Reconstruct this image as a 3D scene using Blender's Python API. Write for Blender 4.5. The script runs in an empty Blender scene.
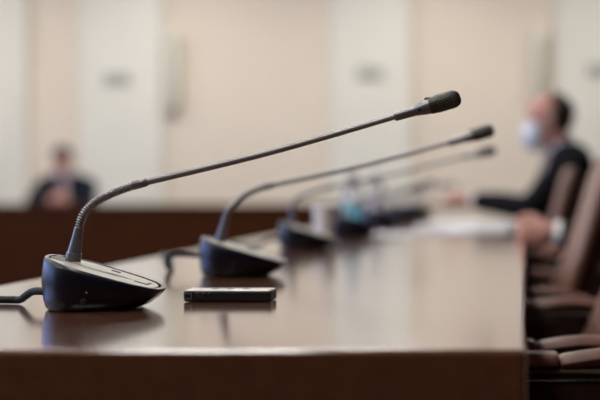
import bpy, bmesh, math, random
from mathutils import Vector, Matrix
random.seed(7)
PI = math.pi
scene = bpy.context.scene
col = scene.collection
# ------------------------------------------------------------------ camera numbers
F, VX, HY, CZ = 1263.0, 523.0, 187.0, 0.898
def at(px, py, Y):
    return Vector(((px-VX)*Y/F, Y, CZ+(HY-py)*Y/F))
TZ = 0.75                                   # table top height

# ------------------------------------------------------------------ materials
def mat(name, c, rough=.5, metal=0., spec=.5, c2=None, scale=40., detail=3., stretch=None, bump=0., coat=0., trans=0., ior=1.45, emit=None, alpha=1.):
    m = bpy.data.materials.new(name); m.use_nodes = True
    nt = m.node_tree; b = nt.nodes['Principled BSDF']
    b.inputs['Base Color'].default_value = (*c, 1); b.inputs['Roughness'].default_value = rough
    b.inputs['Metallic'].default_value = metal; b.inputs['Specular IOR Level'].default_value = spec
    b.inputs['Coat Weight'].default_value = coat; b.inputs['Coat Roughness'].default_value = .11
    b.inputs['Transmission Weight'].default_value = trans; b.inputs['IOR'].default_value = ior
    if emit: b.inputs['Emission Color'].default_value = (*emit[0], 1); b.inputs['Emission Strength'].default_value = emit[1]
    if c2 is not None or bump:
        tc = nt.nodes.new('ShaderNodeTexCoord'); mp = nt.nodes.new('ShaderNodeMapping')
        if stretch: mp.inputs['Scale'].default_value = stretch
        nz = nt.nodes.new('ShaderNodeTexNoise'); nz.inputs['Scale'].default_value = scale; nz.inputs['Detail'].default_value = detail
        nt.links.new(tc.outputs['Object'], mp.inputs['Vector']); nt.links.new(mp.outputs['Vector'], nz.inputs['Vector'])
        if c2 is not None:
            r = nt.nodes.new('ShaderNodeValToRGB')
            r.color_ramp.elements[0].position = .3; r.color_ramp.elements[1].position = .7
            r.color_ramp.elements[0].color = (*c, 1); r.color_ramp.elements[1].color = (*c2, 1)
            nt.links.new(nz.outputs['Fac'], r.inputs['Fac']); nt.links.new(r.outputs['Color'], b.inputs['Base Color'])
        if bump:
            bp = nt.nodes.new('ShaderNodeBump'); bp.inputs['Strength'].default_value = bump; bp.inputs['Distance'].default_value = .002
            nt.links.new(nz.outputs['Fac'], bp.inputs['Height']); nt.links.new(bp.outputs['Normal'], b.inputs['Normal'])
    return m
M = dict(
    table=mat('polished_wood', (.12,.048,.025), .15, spec=.5, c2=(.15,.06,.032), scale=9, stretch=(6,.6,6), coat=1.),
    panel=mat('dark_wood_panel', (.036,.010,.002), .6, spec=.08, c2=(.05,.014,.003), scale=5, stretch=(3,3,.5)),
    housing=mat('charcoal_plastic', (.005,.005,.011), .3, spec=.38, c2=(.006,.006,.013), scale=900, bump=.05),
    plate=mat('silver_plastic', (.40,.385,.34), .55, .1),
    ridge=mat('satin_silver', (.35,.335,.30), .5, .15),
    stem=mat('grey_metal', (.23,.225,.23), .45, .45),
    headm=mat('graphite_plastic', (.17,.165,.175), .36, .5),
    grille=mat('grille_mesh', (.05,.048,.043), .45, .4),
    lattice=mat('grille_wire', (.13,.125,.10), .5, .3),
    black=mat('black_plastic', (.008,.008,.009), .5),
    rubber=mat('black_rubber', (.007,.007,.007), .6, spec=.3),
    led=mat('blue_lens', (.03,.03,.12), .1),
    mark=mat('grey_print', (.16,.16,.17), .5),
    silver=mat('brushed_silver', (.55,.53,.5), .28, .9),
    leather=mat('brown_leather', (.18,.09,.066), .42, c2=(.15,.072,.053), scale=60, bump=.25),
    chairwood=mat('chair_wood', (.06,.034,.024), .35, c2=(.04,.022,.0125), scale=12, stretch=(1,8,8)),
    darkwood=mat('leg_wood', (.03,.014,.008), .4),
    wall=mat('beige_plaster', (.70,.615,.51), .9, c2=(.685,.60,.495), scale=2),
    white=mat('white_plaster', (.70,.68,.60), .85, c2=(.685,.665,.585), scale=3),
    cream=mat('cream_trim', (.72,.65,.54), .8),
    ceil=mat('ceiling_white', (.8,.79,.76), .9, c2=(.78,.77,.74), scale=4),
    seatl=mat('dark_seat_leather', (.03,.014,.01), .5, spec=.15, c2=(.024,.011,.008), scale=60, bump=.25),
    carpet=mat('brown_carpet', (.03,.018,.013), .95, spec=.1, c2=(.02,.012,.009), scale=80, bump=.4),
    skin=mat('skin', (.52,.26,.2), .5, c2=(.48,.23,.175), scale=25),
    hair=mat('dark_hair', (.022,.014,.01), .6, c2=(.035,.022,.016), scale=90, stretch=(1,1,4), bump=.5),
    suit=mat('black_suit', (.004,.004,.006), .9, spec=.15, c2=(.006,.006,.008), scale=300),
    navy=mat('navy_suit', (.008,.011,.018), .9, spec=.15, c2=(.01,.013,.021), scale=300),
    shirt=mat('pale_shirt', (.5,.5,.6), .8),
    cuff=mat('white_cotton', (.75,.74,.72), .8),
    tie=mat('rose_tie', (.35,.16,.15), .6),
    mask=mat('blue_white_mask', (.58,.62,.70), .85),
    eye=mat('eye', (.7,.68,.65), .2),
    iris=mat('iris', (.02,.012,.008), .2),
    paper=mat('white_paper', (.70,.70,.72), .8),
    pet=mat('clear_plastic', (.86,.9,.97), .05, trans=.9, ior=1.05),
    label=mat('blue_label', (.16,.5,.68), .5),
    mug=mat('navy_ceramic', (.02,.025,.06), .3),
    plaque=mat('grey_green_plate', (.36,.38,.33), .6),
    sconce=mat('frosted_glass', (.6,.58,.5), .5),
    brass=mat('dull_brass', (.4,.33,.2), .4, .8),
    frame=mat('window_frame', (.75,.73,.7), .5),
    lamp=mat('light_diffuser', (.9,.9,.9), .5, emit=((1,.95,.86), 6.)),
)
def glassmat():
    m = bpy.data.materials.new('window_glass'); m.use_nodes = True; nt = m.node_tree; nt.nodes.clear()
    o = nt.nodes.new('ShaderNodeOutputMaterial'); t = nt.nodes.new('ShaderNodeBsdfTransparent'); g = nt.nodes.new('ShaderNodeBsdfGlossy')
    g.inputs['Roughness'].default_value = .02; x = nt.nodes.new('ShaderNodeMixShader'); x.inputs['Fac'].default_value = .06
    nt.links.new(t.outputs[0], x.inputs[1]); nt.links.new(g.outputs[0], x.inputs[2]); nt.links.new(x.outputs[0], o.inputs['Surface'])
    return m
M['glass'] = glassmat()

# ------------------------------------------------------------------ mesh builder
class MB:
    def __init__(s): s.v = []; s.f = []
    def add(s, vs, fs):
        n = len(s.v); s.v += [tuple(v) for v in vs]; s.f += [tuple(i+n for i in f) for f in fs]; return s
    def box(s, lo, hi, mtx=None):
        x0,y0,z0 = lo; x1,y1,z1 = hi
        vs = [Vector(p) for p in ((x0,y0,z0),(x1,y0,z0),(x1,y1,z0),(x0,y1,z0),(x0,y0,z1),(x1,y0,z1),(x1,y1,z1),(x0,y1,z1))]
        if mtx: vs = [mtx @ v for v in vs]
        return s.add(vs, [(3,2,1,0),(4,5,6,7),(0,1,5,4),(1,2,6,5),(2,3,7,6),(3,0,4,7)])
    def loft(s, rings, cap0=True, cap1=True):
        n = len(rings[0]); vs = [p for r in rings for p in r]; fs = []
        for k in range(len(rings)-1):
            for i in range(n):
                j = (i+1) % n
                fs.append((k*n+i, k*n+j, (k+1)*n+j, (k+1)*n+i))
        if cap0: fs.append(tuple(range(n-1,-1,-1)))
        if cap1: fs.append(tuple((len(rings)-1)*n+i for i in range(n)))
        return s.add(vs, fs)
    def tube(s, pts, rads, seg=16, flat=1., round_ends=False):
        pts = [Vector(p) for p in pts]
        if not hasattr(rads, '__len__'): rads = [rads]*len(pts)
        rads = list(rads)
        if round_ends:
            d0 = (pts[0]-pts[1]).normalized(); d1 = (pts[-1]-pts[-2]).normalized(); a = []; b = []
            for k in range(1,5):
                t = k/5*PI/2+.0
                a.insert(0, (pts[0]+d0*rads[0]*math.sin(t), rads[0]*math.cos(t))); b.append((pts[-1]+d1*rads[-1]*math.sin(t), rads[-1]*math.cos(t)))
            P = [p for p,_ in a]+pts+[p for p,_ in b]; R = [r for _,r in a]+rads+[r for _,r in b]
        else: P, R = pts, rads
        up = None; rings = []
        for i, p in enumerate(P):
            t = (P[min(i+1,len(P)-1)]-P[max(i-1,0)]).normalized()
            if up is None:
                up = Vector((0,0,1)) if abs(t.z) < .9 else Vector((0,1,0))
            up = (up - t*up.dot(t)).normalized(); sd = t.cross(up)
            rings.append([p+(up*math.sin(2*PI*k/seg)*flat+sd*math.cos(2*PI*k/seg))*R[i] for k in range(seg)])
        # consistent outward winding
        return s.loft([r[::-1] for r in rings])
    def ell(s, c, r, mtx=None, nu=24, nv=14, keep=None):
        c = Vector(c); vs = []; fs = []
        for j in range(nv+1):
            th = PI*j/nv
            for i in range(nu):
                ph = 2*PI*i/nu
                p = Vector((r[0]*math.sin(th)*math.cos(ph), r[1]*math.sin(th)*math.sin(ph), r[2]*math.cos(th)))
                vs.append(c+(mtx @ p if mtx else p))
        for j in range(nv):
            for i in range(nu):
                k = (i+1) % nu; f = (j*nu+i, (j+1)*nu+i, (j+1)*nu+k, j*nu+k)
                if keep:
                    q = sum((Vector(vs[a]) for a in f), Vector())/4 - c
                    if mtx: q = mtx.transposed() @ q
                    if not keep(q.x/r[0], q.y/r[1], q.z/r[2]): continue
                fs.append(f)
        return s.add(vs, fs)
    def mesh(s, name):
        me = bpy.data.meshes.new(name); me.from_pydata(s.v, [], s.f)
        bm = bmesh.new(); bm.from_mesh(me); bmesh.ops.remove_doubles(bm, verts=bm.verts, dist=1e-6)
        loose = [v for v in bm.verts if not v.link_faces]; bmesh.ops.delete(bm, geom=loose, context='VERTS')
        bmesh.ops.recalc_face_normals(bm, faces=bm.faces); bm.to_mesh(me); bm.free(); return me
    def build(s, name, m, parent=None, bevel=0., seg=3, angle=40, solid=0., subsurf=0):
        me = s.mesh(name); me.materials.append(m)
        o = bpy.data.objects.new(name, me); col.objects.link(o)
        if parent: o.parent = parent
        if solid:
            md = o.modifiers.new('solid', 'SOLIDIFY'); md.thickness = solid; md.offset = 1
        if bevel:
            md = o.modifiers.new('bevel', 'BEVEL'); md.width = bevel; md.segments = seg; md.limit_method = 'ANGLE'; md.angle_limit = math.radians(35)
        if subsurf:
            md = o.modifiers.new('sub', 'SUBSURF'); md.levels = subsurf; md.render_levels = subsurf
        for p in me.polygons: p.use_smooth = True
        if not solid and not subsurf: me.set_sharp_from_angle(angle=math.radians(angle))
        if bevel: me.set_sharp_from_angle(angle=math.radians(180)); md = o.modifiers.new('wn', 'WEIGHTED_NORMAL')
        return o
    def remesh(s, name, m, parent, voxel=.006, smooth=4):
        me = s.mesh(name); o = bpy.data.objects.new(name+'_raw', me); col.objects.link(o)
        r = o.modifiers.new('r', 'REMESH'); r.mode = 'VOXEL'; r.voxel_size = voxel
        k = o.modifiers.new('s', 'SMOOTH'); k.iterations = smooth; k.factor = .5
        dg = bpy.context.evaluated_depsgraph_get(); dg.update()
        me2 = bpy.data.meshes.new_from_object(o.evaluated_get(dg)); me2.name = name
        bpy.data.objects.remove(o); me2.materials.clear(); me2.materials.append(m)
        for p in me2.polygons: p.use_smooth = True
        q = bpy.data.objects.new(name, me2); col.objects.link(q)
        if parent: q.parent = parent
        return q
def tag(o, label=None, cat=None, group=None, kind=None):
    if label: o['label'] = label
    if cat: o['category'] = cat
    if group: o['group'] = group
    if kind: o['kind'] = kind
    return o
def thing(name, loc, label, cat, group=None, rz=0.):
    o = bpy.data.objects.new(name, None); col.objects.link(o); o.location = loc; o.rotation_euler = (0,0,rz)
    o.empty_display_size = .05
    return tag(o, label, cat, group)
def struct(name, mb, m, **k):
    return tag(mb.build(name, m, **k), kind='structure')
def kids(o): return [c for c in bpy.data.objects if c.parent == o]
def copy_tree(o, parent=None):
    c = o.copy(); col.objects.link(c)
    if parent: c.parent = parent
    for k in kids(o): copy_tree(k, c)
    return c
def smoothpath(P, n):
    P = [Vector(p) for p in P]; out = []
    for i in range(len(P)-1):
        a = P[max(i-1,0)]; b = P[i]; c = P[i+1]; d = P[min(i+2,len(P)-1)]
        for k in range(n):
            t = k/n
            out.append(.5*((2*b)+(c-a)*t+(2*a-5*b+4*c-d)*t*t+(3*b-a-3*c+d)*t**3))
    return out+[P[-1]]
def resample(P, step):
    out = [P[0]]; acc = 0.
    for a, b in zip(P, P[1:]):
        L = (b-a).length; pos = step-acc
        while pos <= L and L > 0:
            out.append(a.lerp(b, pos/L)); pos += step
        acc = (acc+L) % step if L else acc
    return out

# ------------------------------------------------------------------ the room
X0, X1, Y0, Y1, H = -8.0, 2.6, -2.5, 12.6, 3.5
struct('floor', MB().box((X0-.2,Y0-.2,-.1),(X1+.2,Y1+.2,0)), M['carpet'])
struct('ceiling', MB().box((X0-.2,Y0-.2,H),(X1+.2,Y1+.2,H+.1)), M['ceil'])
struct('wall_back', MB().box((X0-.2,Y1,0),(X1+.2,Y1+.2,H)), M['wall'])
struct('wall_front', MB().box((X0-.2,Y0-.2,0),(X1+.2,Y0,H)), M['panel'])
struct('wall_right', MB().box((X1,Y0,0),(X1+.2,Y1,H)), M['panel'])
wins = [(.4,2.6),(3.2,5.4),(6.0,8.2)]
wl = MB(); yb = Y0
for a, b in wins:
    wl.box((X0-.2,yb,0),(X0,a,H)); wl.box((X0-.2,a,0),(X0,b,.9)); wl.box((X0-.2,a,3.0),(X0,b,H)); yb = b
wl.box((X0-.2,yb,0),(X0,Y1,H))
struct('wall_left', wl, M['wall'])
for i, (a, b) in enumerate(wins):
    w = MB()
    for y in (a+.03, (a+b)/2, b-.03): w.box((X0-.14,y-.03,.9),(X0-.08,y+.03,3.0))
    for z in (.93, 2.97): w.box((X0-.14,a,z-.03),(X0-.08,b,z+.03))
    o = struct('window_%d' % (i+1), w, M['frame'])
    MB().box((X0-.113,a+.05,.95),(X0-.107,b-.05,2.95)).build('pane', M['glass'], o)
# pilasters on the back wall, far trims
for i, (a, b) in enumerate(((-5.75,-4.92),(-4.40,-3.58),(-1.91,-1.11),(.33,1.2))):
    struct('trim_%d' % (i+1), MB().box((a,Y1-.07,0),(b,Y1,H)), M['white'], bevel=.01)
struct('trim_5', MB().box((-3.575,Y1-.02,0),(-3.535,Y1,H)), M['cream'])
struct('baseboard_back', MB().box((X0,Y1-.085,0),(X1,Y1-.0,.12)), M['panel'])
def plaque(x, z, label):
    t = thing('wall_plate', (x, Y1-.07, z), label, 'wall plate', 'small plates on the white pilasters')
    MB().box((-.13,-.02,-.06),(.13,0,.06)).build('backing', M['plaque'], t, bevel=.008)
    MB().box((-.105,-.026,-.04),(.105,-.0195,.04)).build('face', M['plaque'], t, bevel=.003)
plaque(-4.03, 1.97, 'small grey green plate on the left white pilaster above the microphone stem')
plaque(-1.52, 2.03, 'small grey green plate on the middle white pilaster above the near microphone')
plaque(.76, 2.06, 'small grey green plate on the right white pilaster above the masked man')
def sconce(x, z0, z1, label):
    t = thing('wall_sconce', (x, Y1, (z0+z1)/2), label, 'wall lamp', 'tall frosted wall sconces')
    h = (z1-z0)/2
    MB().box((-.05,-.03,-h*.5),(.05,0,h*.5)).build('bracket', M['brass'], t, bevel=.006)
    MB().tube([(0,-.075,-h),(0,-.075,-h*.9),(0,-.075,h*.9),(0,-.075,h)], [.05,.065,.065,.05], 24).build('lamp_shade', M['sconce'], t)
    MB().tube([(0,-.075,-h-.03),(0,-.075,-h)], [.02,.045], 16).build('finial', M['brass'], t)
sconce(-3.47, 1.66, 2.42, 'tall frosted wall lamp beside the left white pilaster')
sconce(.155, 1.78, 2.45, 'tall frosted wall lamp above the masked man, left of the right pilaster')

# ceiling light panels (out of frame, they light the room)
for ix, x in enumerate((-5.8,-3.4,-1.0,1.4)):
    for iy, y in enumerate((.3,2.6,5.4,8.2,11.0)):
        if x > 0 and y < 8: continue
        t = thing('ceiling_light', (x,y,H), 'square flush ceiling light panel overhead', 'ceiling light', 'ceiling light panels')
        MB().box((-.33,-.33,-.05),(.33,.33,0)).build('housing', M['frame'], t)
        MB().box((-.3,-.3,-.056),(.3,.3,-.048)).build('diffuser', M['lamp'], t)
        l = bpy.data.lights.new('panel_lamp', 'AREA'); l.shape = 'SQUARE'; l.size = .58; l.energy = 35; l.color = (1,.965,.91)
        lo = bpy.data.objects.new('panel_lamp', l); col.objects.link(lo); lo.location = (x,y,H-.06)

# ------------------------------------------------------------------ long table
TX0, TX1, TY0, TY1 = -.788, .0036, 1.147, 8.9
t = thing('conference_table', ((TX0+TX1)/2, (TY0+TY1)/2, 0), 'long polished brown conference table carrying the row of microphones', 'table')
ox, oy = -t.location.x, -t.location.y
MB().box((TX0+ox,TY0+oy,TZ-.06),(TX1+ox,TY1+oy,TZ)).build('tabletop', M['table'], t, bevel=.006, seg=4)
MB().box((-.66+ox,TY0+.25+oy,.0),(-.62+ox,TY1-.25+oy,TZ-.06)).build('spine_panel', M['panel'], t)
for y in (TY0+.12, 5.0, TY1-.2):
    MB().box((-.74+ox,y-.02+oy,0),(-.44+ox,y+.02+oy,TZ-.06)).build('support', M['panel'], t, bevel=.003)
# far table across the room
t = thing('cross_table', (-2.6,10.75,0), 'dark wooden table with tall front panel across the far end of the room', 'table')
MB().box((-4.2,-.35,.70),(4.2,.35,TZ)).build('tabletop', M['panel'], t, bevel=.01)
MB().box((-4.15,-.33,0),(4.15,-.29,.70)).build('front_panel', M['panel'], t)
for x in (-4.1,-1.4,1.4,4.1):
    MB().box((x-.02,-.29,0),(x+.02,.3,.70)).build('support', M['panel'], t)

# ------------------------------------------------------------------ microphones
BL = .141
def topz(x): return .067-.305*x
def outline(x0, x1, b, n=56, e=2.9, taper=.09):
    a = (x1-x0)/2; cx = (x0+x1)/2; out = []
    for k in range(n):
        th = 2*PI*k/n; c, s = math.cos(th), math.sin(th)
        q = e if c > 0 else 2.15+(e-2.15)*(1+c)**2; u = math.copysign(abs(c)**(2/q), c); w = math.copysign(abs(s)**(2/q), s)
        out.append((cx+a*u, b*w*(1-taper*u)))
    return out
def housing_mesh():
    mb = MB(); rings = []
    for tt, x0, x1, b in ((.0,.006,.112,.051),(.03,.004,.116,.054),(.2,.001,.1265,.058),(.5,-.001,.1360,.0615),(.75,.000,.1405,.0615),(.9,.0015,.1425,.0605),(.98,.003,.1425,.059),(1.,.0045,.1412,.0575)):
        rings.append([(x,y,.001+tt*(topz(x)-.001)) for x,y in outline(x0,x1,b)])
    rings.append([(x,y,topz(x)-.0002) for x,y in outline(.007,.1375,.0545)])
    rings.append([(x,y,topz(x)-.0055) for x,y in outline(.0075,.137,.054)])
    mb.loft(rings); return mb
def slab_on_top(ol, h0, h1):
    return MB().loft([[(x,y,topz(x)+h0) for x,y in ol],[(x,y,topz(x)+h1) for x,y in ol]])
proto_mesh = {}
def mic(px_path, org, yaw, label, cable=None, detail=True, boss=0):
    """px_path: where stem base, bend points, head start and tip stand; turned into metres in the unit's own frame."""
    t = thing('conference_microphone', (org[0],org[1],TZ), label, 'microphone', 'microphones in a row on the long table', yaw)
    def part(name, mb, m, parent, **k):
        if name in proto_mesh and not k.pop('own', False):
            o = proto_mesh[name].copy(); col.objects.link(o); o.parent = parent; return o
        k.pop('own', None)
        o = mb().build(name, m, parent, **k); proto_mesh.setdefault(name, o); return o
    hs = part('base_housing', housing_mesh, M['housing'], t, angle=50)
    pl = part('top_plate', lambda: slab_on_top([(x,y-.0025) for x,y in outline(.0095,.1345,.0505)], -.0048, -.0004), M['plate'], t, bevel=.0006, seg=2)
    part('socket_recess', lambda: slab_on_top([(.0115+.0165*i, .021*j) for i,j in ((0,-1),(1,-1),(1,1),(0,1))], -.0008, .0001), M['black'], pl)
    def ridge():
        mb = MB(); rings = []
        for k in range(13):
            u = k/12; x = .036+.070*u; w = .0125*math.sin(PI*min(1,(.12+.88*u)))**.8*(1-.35*u)+.0008
            rings.append([(x, -.006+w*math.cos(a), topz(x)-.0006+.0030*math.sin(a)*min(1,w/.008)) for a in [PI*q/10 for q in range(11)]])
        return mb.loft(rings)
    part('speaker_ridge', ridge, M['ridge'], pl, angle=60)
    part('indicator_lens', lambda: slab_on_top([(.074+.011*i, .023+.006*j) for i,j in ((0,0),(1,0),(1,1),(0,1))], -.0008, .0006), M['led'], pl, bevel=.0006)
    part('talk_button', lambda: slab_on_top([(.1105+.0135*i, -.014+.026*j) for i,j in ((0,0),(1,0),(1,1),(0,1))], -.0008, .0010), M['plate'], pl, bevel=.0008)
    part('button_surround', lambda: slab_on_top([(.1092+.0161*i, -.0153+.0286*j) for i,j in ((0,0),(1,0),(1,1),(0,1))], -.0008, .0000), M['black'], pl)
    part('status_dot', lambda: MB().ell((.064,-.0616,.0235),(.0013,.001,.0013), nu=12, nv=8), M['mark'], t)
    part('headphone_jack', lambda: MB().tube([(.060,-.050,.0125),(.060,-.0600,.0125),(.060,-.0604,.0125)],[.0042,.0042,.0034],20), M['black'], t)
    # stem, worked out in the unit's own frame
    c, s = math.cos(yaw), math.sin(yaw)
    sx, sy = org[0]+.0335*c, org[1]+.0335*s
    L = []
    for px, py in px_path:
        r = (px-VX)/F; q = (r*sy-sx)/(c-r*s); d = sy+q*s
        L.append(Vector((.0335+q, 0, CZ+(HY-py)*d/F-TZ)))
    b0 = Vector((.0335,0,topz(.0335)+.0005)); top = L[1]
    ax = (top-b0).normalized(); ln = (top-b0).length
    MB().tube([b0, b0+ax*.010, b0+ax*.0105, b0+ax*ln*.72, top], [.0094,.0092,.0082,.0060,.0054], 24).build('stem_sleeve', M['headm'], t)
    goose = smoothpath([b0+ax*ln*.55]+L[1:-2], 12)[12:]
    rs = resample(goose, .00062)
    rad = [0.0047+.0010*math.cos(2*PI*i/(5 if detail else 7)) for i in range(len(rs))]
    MB().tube(rs, rad, 14).build('gooseneck', M['stem'], t, angle=180)
    g1, h0, tip = rs[-1], L[-2], L[-1]
    d = (h0-g1).normalized()
    MB().tube([g1-d*.009, g1-d*.007, g1+d*.009, g1+d*.011], [.0046,.0056,.0054,.0040], 20).build('collar', M['headm'], t)
    mid = g1.lerp(h0,.5)+Vector((0,0,-.0035))
    st = smoothpath([g1+d*.004, mid, h0+(tip-h0)*.05], 12)
    MB().tube(st, [.0041-.0006*i/len(st) for i in range(len(st))], 16).build('stem_tube', M['stem'], t)
    ax = (tip-h0); hl = ax.length; ax.normalize()
    P = lambda u: h0+ax*(hl*u)
    hd = MB().tube([P(-.03),P(-.015),P(.0),P(.28),P(.34),P(.46),P(.56),P(.66)],[.0044,.0056,.0058,.0064,.0072,.0092,.0098,.0098],28).build('microphone_head', M['headm'], t, angle=50)
    g = MB().tube([P(.5),P(.54),P(.62),P(.80),P(.90),P(.95),P(.98),P(.995),P(1.)],[.0090,.0105,.0108,.0108,.0105,.0095,.0075,.0045,.0012],28).build('grille', M['grille'], hd)
    if detail:
        up = Vector((0,1,0)).cross(ax)*-1; sd = Vector((0,1,0)); lt = MB()
        for i in range(11):
            u = .635+.028*i; R = .0108 if u < .9 else .0108-.0016*((u-.9)/.05)
            for k in range(14):
                a = 2*PI*(k+.5*(i%2))/14
                lt.ell(P(u)+(up*math.sin(a)+sd*math.cos(a))*R, (.00095,.00095,.00095), nu=8, nv=5)
        lt.build('grille_studs', M['lattice'], g)
        MB().ell(P(.37)+Vector((0,-.0066,-.0005)), (.0035,.0016,.0022), nu=14, nv=8).build('side_switch', M['led'], hd)
        MB().ell(P(.53)+up*-.0*0+(Vector((0,0,1))-ax*ax.z).normalized()*.0098, (.0050,.004,.0022), nu=14, nv=8).build('clip', M['lattice'], hd)
    if cable:
        W = Matrix.Rotation(-yaw, 3, 'Z'); o3 = Vector((org[0],org[1],TZ))
        MB().tube(smoothpath([W @ (Vector(p)-o3) for p in cable], 10), .0048, 12, round_ends=True).build('cable', M['rubber'], t)
    return t
yaw1 = math.radians(6)
m1 = mic([(71,256),(79,228),(84,214),(94,203),(109,195),(124,189),(139,184),(396,116.5),(460.5,97)], (-.5835,1.540), yaw1,
    'nearest and sharpest black microphone unit with silver top and long grey stem', cable=[(-.57,1.545,.769),(-.585,1.547,.7700),(-.605,1.56,.7690),(-.622,1.578,.7615),(-.634,1.592,.7560),(-.65,1.598,.7553),(-.72,1.61,.7553),(-.77,1.618,.7553)])
mic([(220,233),(227,213),(234,205),(244,196),(256,190),(268,186),(450,142.5),(494,129.5)], (-.5395,2.11), math.radians(5),
    'second microphone unit in the row, behind the small black recorder', cable=[(-.525,2.172,.775),(-.555,2.172,.781),(-.595,2.175,.782),(-.612,2.18,.776),(-.617,2.19,.762),(-.622,2.22,.7556),(-.632,2.27,.7556),(-.70,2.5,.7553),(-.77,2.7,.7553)])
mic([(285,222),(292,205),(297,199),(305,195),(318,190.5),(330,187.5),(462,157),(496,150)], (-.585,3.02), math.radians(5),
    'third microphone unit in the row, in front of the white cup', cable=[(-.57,3.02,.772),(-.60,3.02,.775),(-.64,3.03,.757),(-.67,3.06,.7553),(-.765,3.2,.7553)])
mic([(343,224),(347,211),(351,206),(356,202.5),(363,199.5),(370,198),(408,190.5),(423,187)], (-.548,3.66), math.radians(50),
    'fourth microphone unit in the row, just in front of the water bottle with blue label', detail=False)
def far_path(d, x0, drop):
    k = F/d; bx, by = VX+(x0+.02)*k, HY+(CZ-TZ-.057)*k
    return [(bx+dx*k*.55e-3, by-dy*k*1.1e-3*drop) for dx, dy in ((0,0),(9,34),(18,48),(33,60),(60,70),(85,76),(320,108),(388,118))]
for d, lab, dr in ((4.47,'fifth microphone unit in the row, between the two water bottles',.85),(5.25,'sixth microphone unit in the row, beyond the second water bottle',.8),(6.05,'farthest microphone unit in the row, the last one before the far table',.8)):
    mic(far_path(d, -.55, dr), (-.55,d), math.radians(52), lab, detail=False)

# ------------------------------------------------------------------ voice recorder
t = thing('voice_recorder', (-.3800,1.642,TZ), 'slim black voice recorder lying on the table beside the nearest microphone', 'recorder', rz=math.radians(0))
MB().box((-.056,-.020,.0007),(.056,.020,.0142)).build('body', M['black'], t, bevel=.0022)
MB().box((-.0545,-.0185,.0138),(.0545,.0185,.0156)).build('top_cover', M['silver'], t, bevel=.0008, seg=2)
b = MB().box((-.0572,-.015,.003),(-.0556,.015,.0125)).build('end_cap', M['rubber'], t, bevel=.0005)
for z in (.0042,.0112): MB().box((-.0545,-.0205,z-.0006),(-.0455,-.0197,z+.0006)).build('clip_bar', M['mark'], t)
MB().box((-.0466,-.0205,.0042),(-.0456,-.0197,.0112)).build('clip_post', M['mark'], t)
pr = MB()
for i, w in enumerate((.003,.0016,.0035,.0012,.0028)):
    x = -.0415+i*.0042; pr.box((x,-.0203,.0112),(x+w,-.0199,.0123))
for i, w in enumerate((.0022,.0012,.002)):
    x = -.0405+i*.0034; pr.box((x,-.0202,.0078),(x+w,-.0199,.0084))
pr.build('printed_marking', M['mark'], t)
for i in range(3): MB().ell((-.02+.02*i,0,.0156),(.005,.005,.0007), nu=16, nv=8).build('button', M['black'], t)

# ------------------------------------------------------------------ papers, bottles, cup, mug
def sheet(x, y, n, rz, w, h, label):
    t = thing('paper_stack', (x,y,TZ), label, 'papers', 'white papers on the far part of the table', math.radians(rz))
    for i in range(n):
        a = math.radians(random.uniform(-2.5,2.5)); z = .0006+i*.0022
        MB().box((-w/2,-h/2,z),(w/2,h/2,z+.002), Matrix.Rotation(a,4,'Z')).build('sheet', M['paper'], t)
sheet(-.335,3.93,2,2,.30,.21,'white papers lying nearest on the table, in front of the fifth microphone')
sheet(-.155,4.22,3,-3,.21,.30,'white papers near the right table edge, in the middle of the spread')
sheet(-.285,4.60,3,4,.21,.30,'white papers in the middle of the table beside the fifth microphone')
sheet(-.13,4.78,4,-2,.21,.30,'white papers near the right table edge, closer to the masked man')
sheet(-.275,5.12,3,3,.21,.30,'white papers lying beside the sixth microphone, just before the masked man')
def bottle(x, y, label, lm):
    t = thing('water_bottle', (x,y,TZ), label, 'bottle', 'clear plastic water bottles')
    prof = [(0.0005,.026),(.004,.030),(.05,.0305),(.06,.029),(.075,.0305),(.135,.0305),(.16,.026),(.185,.014),(.195,.0125),(.204,.0125)]
    MB().tube([(0,0,z) for z,_ in prof], [r for _,r in prof], 28).build('bottle_body', M['pet'], t)
    MB().tube([(0,0,.035),(0,0,.095)], .0312, 28).build('paper_label', lm, t)
    MB().tube([(0,0,.2045),(0,0,.219)], .0148, 24).build('cap', M['cuff'], t, bevel=.001)
bottle(-.548,4.05,'clear water bottle with blue label behind the fourth microphone', M['label'])
bottle(-.565,4.86,'clear water bottle with pale label farther along the table, behind the fifth microphone', M['shirt'])
t = thing('paper_cup', (-.522,3.32,TZ), 'white paper cup standing behind the third microphone', 'cup')
MB().tube([(0,0,.001),(0,0,.098)], [.022,.031], 28).build('cup_body', M['paper'], t)
MB().tube([(.031*math.cos(a),.031*math.sin(a),.098) for a in [2*PI*k/32 for k in range(33)]], .0016, 8).build('rim', M['paper'], t)

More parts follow.
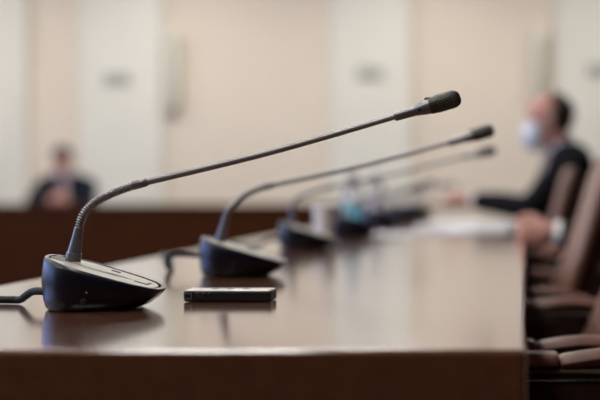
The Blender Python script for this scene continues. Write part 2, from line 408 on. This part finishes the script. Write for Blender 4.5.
# ------------------------------------------------------------------ armchairs
def make_chair(label):
    t = thing('armchair', (0,0,0), label, 'armchair', 'brown leather armchairs along the right side of the table')
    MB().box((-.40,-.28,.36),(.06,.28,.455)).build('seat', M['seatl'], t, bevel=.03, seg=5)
    # backrest leaning away from the table, thicker at the bottom, rounded crown
    mb = MB(); rings = []
    for k in range(15):
        u = k/14; z = .44+.53*u
        xf = .05+.4*(z-.60)+.02*math.sin(PI*u); th = .085-.03*u
        hw = .295-.0*u
        if u > .86: hw = .295-.075*(1-math.sqrt(max(0,1-((u-.86)/.14)**2)))*1.0; th *= 1-.45*((u-.86)/.14)**2
        ring = []
        for i in range(36):
            a = 2*PI*i/36; c, s = math.cos(a), math.sin(a)
            y = hw*math.copysign(abs(c)**.5, c); x = th/2*math.copysign(abs(s)**.75, s)
            ring.append((xf+th/2+x+.03*(y/.3)**2*-1, y, z))
        rings.append(ring)
    mb.loft(rings).build('backrest', M['leather'], t, angle=60)
    MB().box((-.37,-.27,.30),(.07,.27,.36)).build('seat_frame', M['darkwood'], t, bevel=.008)
    for s in (-1,1):
        y = s*.325
        a = MB().tube(smoothpath([(-.25,y,.628),(-.20,y,.646),(-.05,y,.649),(.06,y,.645),(.115,y*.97,.635)],6), .019, 16, flat=.5, round_ends=True).build('armrest', M['chairwood'], t)
        MB().box((-.20,y-.026,.655),(-.036,y+.026,.674)).build('arm_pad', M['leather'], a, bevel=.008)
        MB().tube(smoothpath([(-.024,y,.661),(.03,y,.668),(.09,y,.664),(.125,y*.985,.655)],5), .022, 14, flat=.55, round_ends=True).build('arm_pad', M['leather'], a)
        MB().tube([(-.21,s*.325,.64),(-.22,s*.31,.5),(-.24,s*.285,.33)], .016, 12).build('arm_post', M['chairwood'], t)
        MB().loft([[(xa,y-.010,za) for xa,za in pr] if q == 0 else [(xa,y+.010,za) for xa,za in pr] for q in (0,1) for pr in [((-.22,.34),(.02,.34),(.045,.48),(.098,.635),(-.20,.635))]]).build('added_arm_panel', M['seatl'], t, bevel=.004)  # added panel, hides the lit lower backrest so the space under the arm stays black
        for x in (-.34,.05):
            MB().tube([(x,s*.24,.31),(x+(.03 if x>0 else -.01),s*.25,.001)], [.022,.014], 14).build('leg', M['darkwood'], t)
    return t
ch = make_chair('nearest brown leather armchair in the bottom right corner of the photo')
specs = [(1.39,.085,None),(2.185,.055,'brown leather armchair beside the table edge, second nearest'),
         (3.07,.0,'brown leather armchair in front of the hand with a white cuff'),
         (3.95,.36,'brown leather armchair pulled back, under the person whose hand shows a white cuff'),
         (4.75,-.025,'brown leather armchair whose back stands in front of the masked man'),
         (5.56,.27,'brown leather armchair that the masked man sits on')]
for i, (y, dx, lab) in enumerate(specs):
    o = ch if i == 0 else copy_tree(ch)
    o.location = (dx,y,0)
    if lab: o['label'] = lab

# ------------------------------------------------------------------ people
def basis(f, u):
    f = Vector(f).normalized(); s = Vector(u).cross(f).normalized(); u = f.cross(s)
    return Matrix((f, s, u)).transposed()          # columns: forward, left, up
def limb(mb, pts, rads):
    mb.tube(smoothpath(pts, 5), [rads[min(i//5,len(rads)-1)]*(1-(i%5)/5)+rads[min(i//5+1,len(rads)-1)]*((i%5)/5) for i in range((len(pts)-1)*5+1)], 16, round_ends=True)
def hand(mb, w, d, n, side, curl=.6):
    """w wrist, d finger direction, n palm normal, side = thumb direction"""
    d = Vector(d).normalized(); n = Vector(n).normalized(); s = Vector(side); s = (s-d*s.dot(d)).normalized(); w = Vector(w)
    B = Matrix((d, s, n)).transposed()
    mb.ell(w+d*.050, (.052,.040,.017), B, 18, 10); mb.ell(w+d*.012, (.03,.028,.021), B, 14, 8)
    for k, (o, ln) in enumerate(((.029,.068),(.010,.076),(-.010,.071),(-.028,.055))):
        p0 = w+d*.070+s*o; a = curl*.5; p = [p0]
        for q, fr in enumerate((.45,.32,.23)):
            p.append(p[-1]+(d*math.cos(a)+n*math.sin(a)+s*o*.6).normalized()*ln*fr); a += curl
        mb.tube(p, [.0095,.009,.0082,.007], 10, round_ends=True)
    p0 = w+d*.022+s*.026
    mb.tube([p0, p0+d*.022+s*.022+n*.012, p0+d*.048+s*.028+n*.022, p0+d*.068+s*.024+n*.027], [.013,.0115,.0095,.008], 10, round_ends=True)
def person(loc, label, head, face, up, neck, chest, belly, hips, arms, legs, suit, hairm, bald=False, masked=False, tie=False, shw=.19):
    t = thing('person', loc, label, 'person')
    O = Vector(loc); L = lambda p: Vector(p)-O
    Hd = L(head); B = basis(face, up); fw, lf, upv = B.col[0], B.col[1], B.col[2]
    nk, cs, be, hp = L(neck), L(chest), L(belly), L(hips)
    body = MB()
    body.ell(Hd+upv*.025-fw*.008, (.098,.077,.093), B, 28, 18)          # cranium
    body.ell(Hd-upv*.045+fw*.02, (.070,.060,.078), B, 24, 14)           # jaw
    body.ell(Hd-upv*.095+fw*.055, (.026,.03,.022), B, 14, 10)           # chin
    body.ell(Hd+upv*.022+fw*.076, (.016,.052,.013), B, 14, 8)           # brow
    body.tube([Hd+fw*.088+upv*.012, Hd+fw*.104-upv*.022, Hd+fw*.108-upv*.034], [.009,.012,.014], 10, round_ends=True)
    for s in (-1,1):
        body.ell(Hd+lf*s*.078-fw*.006-upv*.008, (.019,.008,.032), B, 12, 8)
        body.ell(Hd+lf*s*.013+fw*.098-upv*.036, (.009,.008,.008), B, 8, 6)
    for q, hgt in ((0,-.064),(1,-.075)):
        body.ell(Hd+fw*.080+upv*hgt, (.012,.024,.006), B, 12, 6)        # lips
    limb(body, [Hd-upv*.06-fw*.02, nk, nk.lerp(cs,.4)], [.056,.056,.07])
    yax = Vector(lf); yax.z = 0; yax.normalize()
    limb(body, [cs+yax*shw*.85, cs+Vector((0,0,.0)), cs-yax*shw*.85], [.06,.085,.06])
    limb(body, [cs, cs.lerp(be,.5), be, hp], [.105,.12,.12,.125])
    jk = MB()
    limb(jk, [cs+yax*shw+Vector((0,0,-.005)), cs+Vector((0,0,.035)), cs-yax*shw+Vector((0,0,-.005))], [.066,.062,.066])
    for o in (-.075,.075): limb(jk, [cs+yax*o, cs.lerp(be,.5)+yax*o, be+yax*o, hp+yax*o*.9+Vector((0,0,.02))], [.105,.128,.128,.135])
    cuffs = []
    for (S, E, W, d, n, side, curl) in arms:
        S, E, W = L(S), L(E), L(W)
        limb(body, [S, E, W, W+Vector(d).normalized()*.02], [.05,.038,.028,.026])
        hand(body, W, d, n, side, curl)
        limb(jk, [S, S.lerp(E,.5), E, E.lerp(W,.5), W-(W-E).normalized()*.045], [.070,.064,.056,.050,.042])
        cuffs.append((E, W))
    tr = MB(); shoes = []
    for (Hq, K, A, T) in legs:
        Hq, K, A, T = L(Hq), L(K), L(A), L(T)
        limb(body, [Hq, K, A, A.lerp(T,.6)], [.075,.055,.04,.03])
        limb(tr, [Hq, Hq.lerp(K,.5), K, K.lerp(A,.5), A+Vector((0,0,.03))], [.092,.084,.072,.062,.056])
        shoes.append((A, T))
    tr.ell(hp, (.15,.17,.11), basis((-yax).cross(Vector((0,0,1))), (0,0,1)), 18, 12)
    bo = body.remesh('body', M['skin'], t, .005, 3)
    jk.remesh('jacket', suit, t, .008, 6)
    tr.remesh('trousers', suit, t, .009, 4)
    for A, T in shoes:
        d = (T-A); d.z = 0; d.normalize(); Bs = basis(d, (0,0,1)); z0 = -O.z
        c = Vector(((A.x+T.x)/2,(A.y+T.y)/2,z0+.036)); sh = MB()
        sh.ell(c, (.14,.048,.034), Bs, 20, 10); sh.ell(Vector((A.x,A.y,z0+.06)), (.05,.042,.05), Bs, 16, 10)
        sh.remesh('shoe', M['black'], t, .006, 3)
    for E, W in cuffs:
        d = (W-E).normalized()
        MB().tube([W-d*.05, W-d*.012, W-d*.006], [.037,.035,.030], 20).build('shirt_cuff', M['cuff'], t)
    # shirt front, collar, tie
    fx = Vector(fw); fx.z = 0; fx.normalize()
    ctr = cs+Vector((0,0,-.045))
    Bc = basis(fx, (0,0,1))
    sh = MB(); sh.ell(ctr+fx*.028, (.088,.060,.125), Bc, 24, 16); sh.tube([nk.lerp(cs,.35), nk+(Hd-nk)*.12], [.078,.064], 20)
    sh.remesh('shirt', M['shirt'], t, .007, 3)
    if tie:
        mb = MB(); k = ctr+fx*.13
        mb.tube([k+Vector((0,0,.075)), k+Vector((0,0,.05)), k+fx*.008+Vector((0,0,-.06)), k+fx*.006+Vector((0,0,-.16))], [.02,.014,.024,.03], 12, flat=.3).build('tie', M['tie'], t)
    for s in (-1,1):
        e = MB().ell(Hd+lf*s*.032+fw*.079-upv*.001, (.012,.013,.012), B, 14, 10).build('eye', M['eye'], t)
        MB().ell(Hd+lf*s*.032+fw*.0895-upv*.001, (.0025,.006,.006), B, 12, 8).build('iris', M['iris'], e)
    # hair
    hm = MB()
    if bald: hm.ell(Hd+upv*.022-fw*.012, (.107,.084,.100), B, 40, 26, keep=lambda x,y,z: x < -.05-.25*max(0,z) and z > -.75 and z < .86)
    else: hm.ell(Hd+upv*.028-fw*.010, (.108,.086,.105), B, 40, 26, keep=lambda x,y,z: z > .28-.0*x or (x < -.05 and z > -.7))
    hm.build('hair', hairm, t, solid=.006)
    if masked:
        mk = MB().ell(Hd-upv*.052+fw*.030, (.098,.074,.080), B, 40, 26, keep=lambda x,y,z: x > .25 and abs(z) < .88).build('face_mask', M['mask'], t, solid=.003)
        for s in (-1,1):
            MB().tube(smoothpath([Hd-upv*.03+fw*.045+lf*s*.069, Hd+upv*.002+fw*.02+lf*s*.078, Hd+upv*.022-fw*.01+lf*s*.083, Hd-upv*.01-fw*.028+lf*s*.083, Hd-upv*.06+fw*.035+lf*s*.067],5), .0018, 6).build('ear_loop', M['mask'], mk)
    return t
dn = (0,0,-1)
# masked man, facing the table
Y = 5.5
person((.2,Y,0), 'man in a black suit with a pale blue face mask seated at the table', (.108,Y,1.187), (-1,-.12,-.22), (-.25,0,1), (.165,Y,1.085), (.195,Y,.99), (.175,Y,.80), (.17,Y,.60),
    [((.19,Y+.20,.985),(.03,Y+.25,.815),(-.215,Y+.05,.835),(-1,-.25,.12),(0,.2,-1),(0,-1,.2),.55),
     ((.20,Y-.20,.985),(.025,Y-.24,.815),(-.22,Y-.06,.84),(-1,.1,.25),(0,.3,-1),(0,1,.3),.6)],
    [((.15,Y+.10,.545),(-.25,Y+.12,.54),(-.22,Y+.12,.09),(-.39,Y+.13,.03)),((.15,Y-.10,.545),(-.25,Y-.12,.54),(-.22,Y-.12,.09),(-.39,Y-.13,.03))],
    M['suit'], M['hair'], bald=True, masked=True)
# person leaning back, only the hand reaches into the frame
Y = 3.95
person((.3,Y,0), 'person in a dark suit leaning back, only a hand with white cuff in the photo', (.43,Y,1.23), (-1,0,0), (0,0,1), (.455,Y,1.10), (.44,Y,1.0), (.355,Y,.80), (.27,Y,.60),
    [((.44,Y+.20,.985),(.44,Y+.29,.745),(.20,Y+.33,.715),(-1,0,-.1),dn,(0,-1,0),.5),
     ((.44,Y-.20,.985),(.355,Y-.31,.725),(.080,Y-.325,.768),(-1,0,-.05),(0,1,-.15),(0,.1,1),1.25)],
    [((.26,Y+.10,.545),(-.16,Y+.13,.54),(-.16,Y+.13,.09),(-.33,Y+.14,.03)),((.26,Y-.10,.545),(-.16,Y-.13,.54),(-.16,Y-.13,.09),(-.33,Y-.14,.03))],
    M['suit'], M['hair'])
# man behind the far table, facing the camera
Y = 11.3; x = -4.085
person((x,Y,0), 'man in a dark suit sitting behind the far table on the left', (x+.005,Y-.12,1.13), (.12,-1,-.15), (0,-.1,1), (x,Y-.05,1.03), (x,Y,.925), (x,Y+.04,.76), (x,Y+.06,.58),
    [((x-.21,Y,.905),(x-.25,Y-.15,.77),(x+.02,Y-.30,.79),(1,-.5,.1),(.3,.6,-.7),(0,0,1),.5),
     ((x+.21,Y,.905),(x+.25,Y-.15,.77),(x+.09,Y-.32,.79),(-1,-.5,.1),(-.3,.6,-.7),(0,0,1),.5)],
    [((x-.10,Y+.04,.535),(x-.12,Y-.36,.53),(x-.12,Y-.33,.09),(x-.13,Y-.50,.03)),((x+.10,Y+.04,.535),(x+.12,Y-.36,.53),(x+.12,Y-.33,.09),(x+.13,Y-.50,.03))],
    M['navy'], M['hair'], tie=True, shw=.195)
t = thing('side_chair', (x,Y+.03,0), 'low-backed chair under the man behind the far table', 'chair')
MB().box((-.22,-.24,.37),(.22,.22,.445)).build('seat', M['leather'], t, bevel=.02)
MB().box((-.19,.21,.42),(.19,.25,.78)).build('backrest', M['leather'], t, bevel=.015)
for a in (-1,1):
    for b in (-1,1): MB().tube([(a*.18,b*.19-.01,.38),(a*.2,b*.2-.01,.001)], [.018,.012], 12).build('leg', M['darkwood'], t)

# ------------------------------------------------------------------ world, camera, view
w = bpy.data.worlds.new('world'); scene.world = w; w.use_nodes = True
bg = w.node_tree.nodes['Background']; bg.inputs['Color'].default_value = (.28,.44,1,1); bg.inputs['Strength'].default_value = 7.
for i, (a, b) in enumerate(wins):
    l = bpy.data.lights.new('window_portal', 'AREA'); l.shape = 'RECTANGLE'; l.size = 2.1; l.size_y = b-a; l.cycles.is_portal = True
    o = bpy.data.objects.new('window_portal', l); col.objects.link(o); o.location = (X0-.16,(a+b)/2,1.95); o.rotation_euler = (0,-PI/2,0)
cam = bpy.data.cameras.new('camera'); co = bpy.data.objects.new('camera', cam); col.objects.link(co)
co.location = (0,0,CZ); co.rotation_euler = (PI/2,0,0)
cam.sensor_width = 36; cam.lens = 36*F/600; cam.shift_x = -(VX-300)/600; cam.shift_y = -(200-HY)/600
cam.clip_start = .05; cam.clip_end = 60
cam.dof.use_dof = True; cam.dof.focus_distance = 1.54; cam.dof.aperture_fstop = 2.6; cam.dof.aperture_blades = 0
scene.camera = co
scene.cycles.use_denoising = True
scene.cycles.max_bounces = 8; scene.cycles.sample_clamp_indirect = 6
vs = scene.view_settings; vs.view_transform = 'Standard'; vs.look = 'None'; vs.gamma = 1; vs.use_curve_mapping = False; vs.exposure = .03
